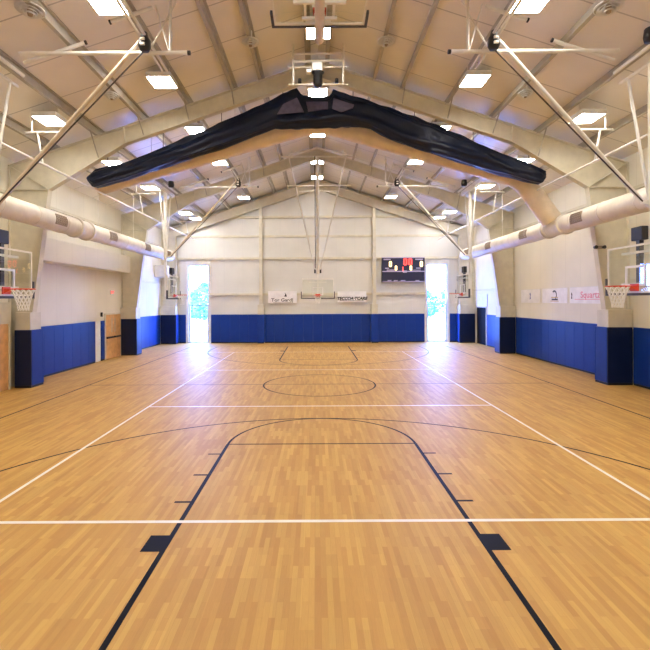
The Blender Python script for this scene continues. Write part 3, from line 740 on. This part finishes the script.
def digit(ch, cx, cz, w, h, m, st):
    mb = MB(); a = w/2; b = h/2; y0, y1 = SY-.015, SY-.001; q = st/2
    S = {'a': (-a, a, b-q, b+q), 'd': (-a, a, -b-q, -b+q), 'g': (-a, a, -q, q), 'b': (a-q, a+q, 0, b), 'c': (a-q, a+q, -b, 0), 'f': (-a-q, -a+q, 0, b), 'e': (-a-q, -a+q, -b, 0)}
    for s_ in SEG[ch]:
        u0, u1, v0, v1 = S[s_]; mb.box(cx+u0, cx+u1, y0, y1, cz+v0, cz+v1)
    build(mb, 'digit', m, t)
for ch, u, v, w, h, m, st in (('0', 1.50, 1.30, .16, .36, M_DIGITR, .08), ('0', 1.82, 1.30, .16, .36, M_DIGITR, .08), ('0', .54, 1.16, .12, .30, M_DIGITY, .07), ('0', 2.54, 1.16, .12, .30, M_DIGITY, .07),
                              ('0', .90, .90, .09, .25, M_DIGITY, .06), ('1', 1.30, .84, .09, .26, M_DIGITR, .07), ('0', 1.86, .90, .09, .25, M_DIGITY, .06)):
    digit(ch, x0+u, z0+v, w, h, m, st)

# ------------------------------------------------------------------ banners
def banner(label, c, w, h, axis, s=0, marks=()):
    """axis 'x': hangs on the far wall facing the camera; 'y': hangs on a side wall (s gives the side)"""
    cx, cy, cz = c
    t = thing('banner', label, 'banner', c, 'white sponsor banners')
    if axis == 'x':
        build(MB().box(cx-w/2, cx+w/2, cy, cy+.02, cz-h/2, cz+h/2), 'sheet', M_BANNER, t)
        to = lambda u, v, d=.003: (cx+u, cy-d, cz+v)
    else:
        build(MB().box(cx, cx+s*.02, cy-w/2, cy+w/2, cz-h/2, cz+h/2), 'sheet', M_BANNER, t)
        to = lambda u, v, d=.003: (cx-s*d, cy-s*u, cz+v)
    if axis == 'y': build(MB().box(cx-s*.012, cx-s*.002, cy-w/2, cy+w/2, cz+h/2-.025, cz+h/2), 'hanging_rail', M_TRIM, t)
    for name, m, vs, fs in marks:
        build(MB().add([to(u, v) for u, v in vs], fs), name, m, t)
def ell(cx, cz, rx, rz, n=20, a0=0, a1=2*PI): return [(cx+rx*math.cos(a0+(a1-a0)*i/n), cz+rz*math.sin(a0+(a1-a0)*i/n)) for i in range(n)]
def arcband(cx, cz, r0, r1, a0, a1, n=14):
    vs = []; fs = []
    for i in range(n+1):
        a = a0+(a1-a0)*i/n; vs += [(cx+r0*math.cos(a), cz+r0*math.sin(a)), (cx+r1*math.cos(a), cz+r1*math.sin(a))]
    for i in range(n): fs.append((2*i, 2*i+1, 2*i+3, 2*i+2))
    return vs, fs
def txt(s_, size, u, v, shear=0, bold=0, sx=1):
    vs, fs = text_polys(s_, size, shear, bold, sx); return [(a+u, b+v) for a, b in vs], fs
sail = [(-.02, -.02), (.16, -.02), (.13, .1), (.06, .2), (.02, .24), (.05, .1)]
vs1, fs1 = txt('Tor Gard|', .30, -.02, -.20, 0, .006, 1.15)
banner('white banner left of the far hoop, dark emblem above black lettering', (-2.28, YF-.20, 2.98), 1.86, .78, 'x', 0,
       (('lettering', M_INK, vs1, fs1), ('emblem', M_INK, [(a+.12, b+.05) for a, b in sail], [tuple(range(6))]), ('underline', M_GRILLE, [(-.6, -.37), (.6, -.37), (.6, -.34), (-.6, -.34)], [(0,1,2,3)])))
vs2, fs2 = txt('TECCOA·TCARE', .27, 0, -.12, .25, .014, .98)
banner('white banner right of the far hoop, heavy slanted black lettering', (2.22, YF-.20, 2.98), 1.86, .70, 'x', 0,
       (('lettering', M_INK, vs2, fs2), ('underline', M_INK, [(-.78, -.26), (.78, -.26), (.78, -.235), (-.78, -.235)], [(0,1,2,3)])))
XB = HW-.021
fig = [(-.06, -.16), (.06, -.14), (.03, -.02), (.07, .06), (.0, .17), (-.07, .1), (-.02, .02)]
banner('white banner with a tiny blue figure, farthest of three on the right wall', (XB, 20.95, 2.92), 1.85, .64, 'y', 1,
       (('emblem', M_BLUEINK, fig, [tuple(range(7))]),))
va, fa = arcband(.02, .03, .13, .2, -PI*.35, PI*.75)
vt, ft_ = [(-.2, -.20), (.3, -.20), (.3, -.13), (-.2, -.13)], [(0, 1, 2, 3)]
banner('white banner with a dark crescent above gold lines, middle of three on the right wall', (XB, 18.85, 2.92), 1.95, .64, 'y', 1,
       (('crescent', M_INK, va, fa), ('gold_stripe', M_GOLDINK, [(-.22, -.10), (.3, -.10), (.3, -.06), (-.22, -.06)], [(0,1,2,3)]), ('gold_stripe', M_GOLDINK, [(-.3, -.25), (.35, -.25), (.35, -.22), (-.3, -.22)], [(0,1,2,3)]), ('dark_stripe', M_INK, vt, ft_)))
vt, ft_ = txt('Squartz', .34, .22, .0, 0, .004, 1.15)
banner('white banner with pink-red lettering, nearest of three on the right wall', (XB, 16.6, 2.92), 2.15, .64, 'y', 1,
       (('lettering', M_REDINK, vt, ft_), ('emblem', M_INK, [(a*.7-.95, b*.8-.02) for a, b in fig], [tuple(range(7))]), ('underline', M_REDINK, [(-.75, -.17), (.95, -.17), (.95, -.15), (-.75, -.15)], [(0,1,2,3)])))

# ------------------------------------------------------------------ small wall fittings
t = thing('exit_sign', 'small white exit sign with red letters above the oak double doors', 'sign', (-HW+.03, 21.55, 3.2))
build(MB().box(-HW+.003, -HW+.05, 21.38, 21.72, 3.09, 3.31), 'housing', M_TRIM, t, bevel=.008)
vs, fs = text_polys('EXIT', .17, 0, .006, 1)
build(MB().add([(-HW+.053, 21.55-u*-1, 3.2+v) for u, v in vs], fs), 'lettering', M_EXIT, t)
t = thing('alarm_box', 'tiny dark alarm box on the left wall above the narrow blue pad', 'alarm box', (-HW+.03, 20.5, 2.15))
build(MB().box(-HW-.002, -HW+.06, 20.44, 20.56, 2.05, 2.25), 'body', M_BLACK, t, bevel=.01)
build(MB().box(-HW+.06, -HW+.075, 20.47, 20.53, 2.10, 2.16), 'button', M_GRILLE, t)
t = thing('emergency_light', 'small twin-headed black emergency light on the near right column', 'emergency light', (9.08, 14.28, 4.45))
build(MB().box(9.0, 9.22, 14.30, 14.40, 4.40, 4.50), 'body', M_GRILLE, t, bevel=.01)
for q in (8.97, 9.24): build(MB().tube([(q, 14.22, 4.45), (q, 14.32, 4.45)], [.06, .045], 12), 'lamp_head', M_BLACK, t)

# ------------------------------------------------------------------ light
w = bpy.data.worlds.new('daylight'); scene.world = w; w.use_nodes = True
bg = w.node_tree.nodes['Background']; bg.inputs['Color'].default_value = (.15, .29, 1.0, 1); bg.inputs['Strength'].default_value = 52
for s in (-1, 1):
    ld = bpy.data.lights.new('door_portal', 'AREA'); ld.shape = 'RECTANGLE'; ld.size = DX1-DX0; ld.size_y = DZ; ld.cycles.is_portal = True
    lo = bpy.data.objects.new('door_portal', ld); COL.objects.link(lo); lo.location = (s*(DX0+DX1)/2, YF+.3, DZ/2); lo.rotation_euler = (-PI/2, 0, 0)
# the bays behind and above the camera carry the same lamps
for x, y, z in ((-4.42, 1.8, 8.98), (-4.42, 5.5, 8.98), (4.42, 1.8, 8.98), (4.42, 5.5, 8.98), (0, 2.0, 10.1), (0, 5.2, 10.1), (-7.55, 2, 7.9), (-7.55, 5.4, 7.9), (7.55, 2, 7.9), (7.55, 5.4, 7.9), (-7.55, 8.9, 7.9), (7.55, 8.9, 7.9)):
    ld = bpy.data.lights.new('high_bay_lamp', 'AREA'); ld.shape = 'SQUARE'; ld.size = .65; ld.energy = 62; ld.color = (1, .95, .86)
    lo = bpy.data.objects.new('high_bay_lamp', ld); COL.objects.link(lo); lo.location = (x, y, z-.05)

# ------------------------------------------------------------------ camera
cd = bpy.data.cameras.new('camera'); cam = bpy.data.objects.new('camera', cd); COL.objects.link(cam)
cd.sensor_width = 36; cd.sensor_fit = 'HORIZONTAL'; cd.lens = 36*F/650; cd.shift_x = (325-CX)/650; cd.shift_y = -(325-CY)/650; cd.clip_start = .05; cd.clip_end = 400
cam.matrix_world = Matrix.Translation((CAMX, 0, CAMZ)) @ Matrix.Rotation(PI/2, 4, 'X') @ Matrix.Rotation(-.0048, 4, 'Z')
scene.camera = cam
scene.view_settings.view_transform = 'Standard'
scene.view_settings.look = 'None'
scene.view_settings.exposure = 0.15
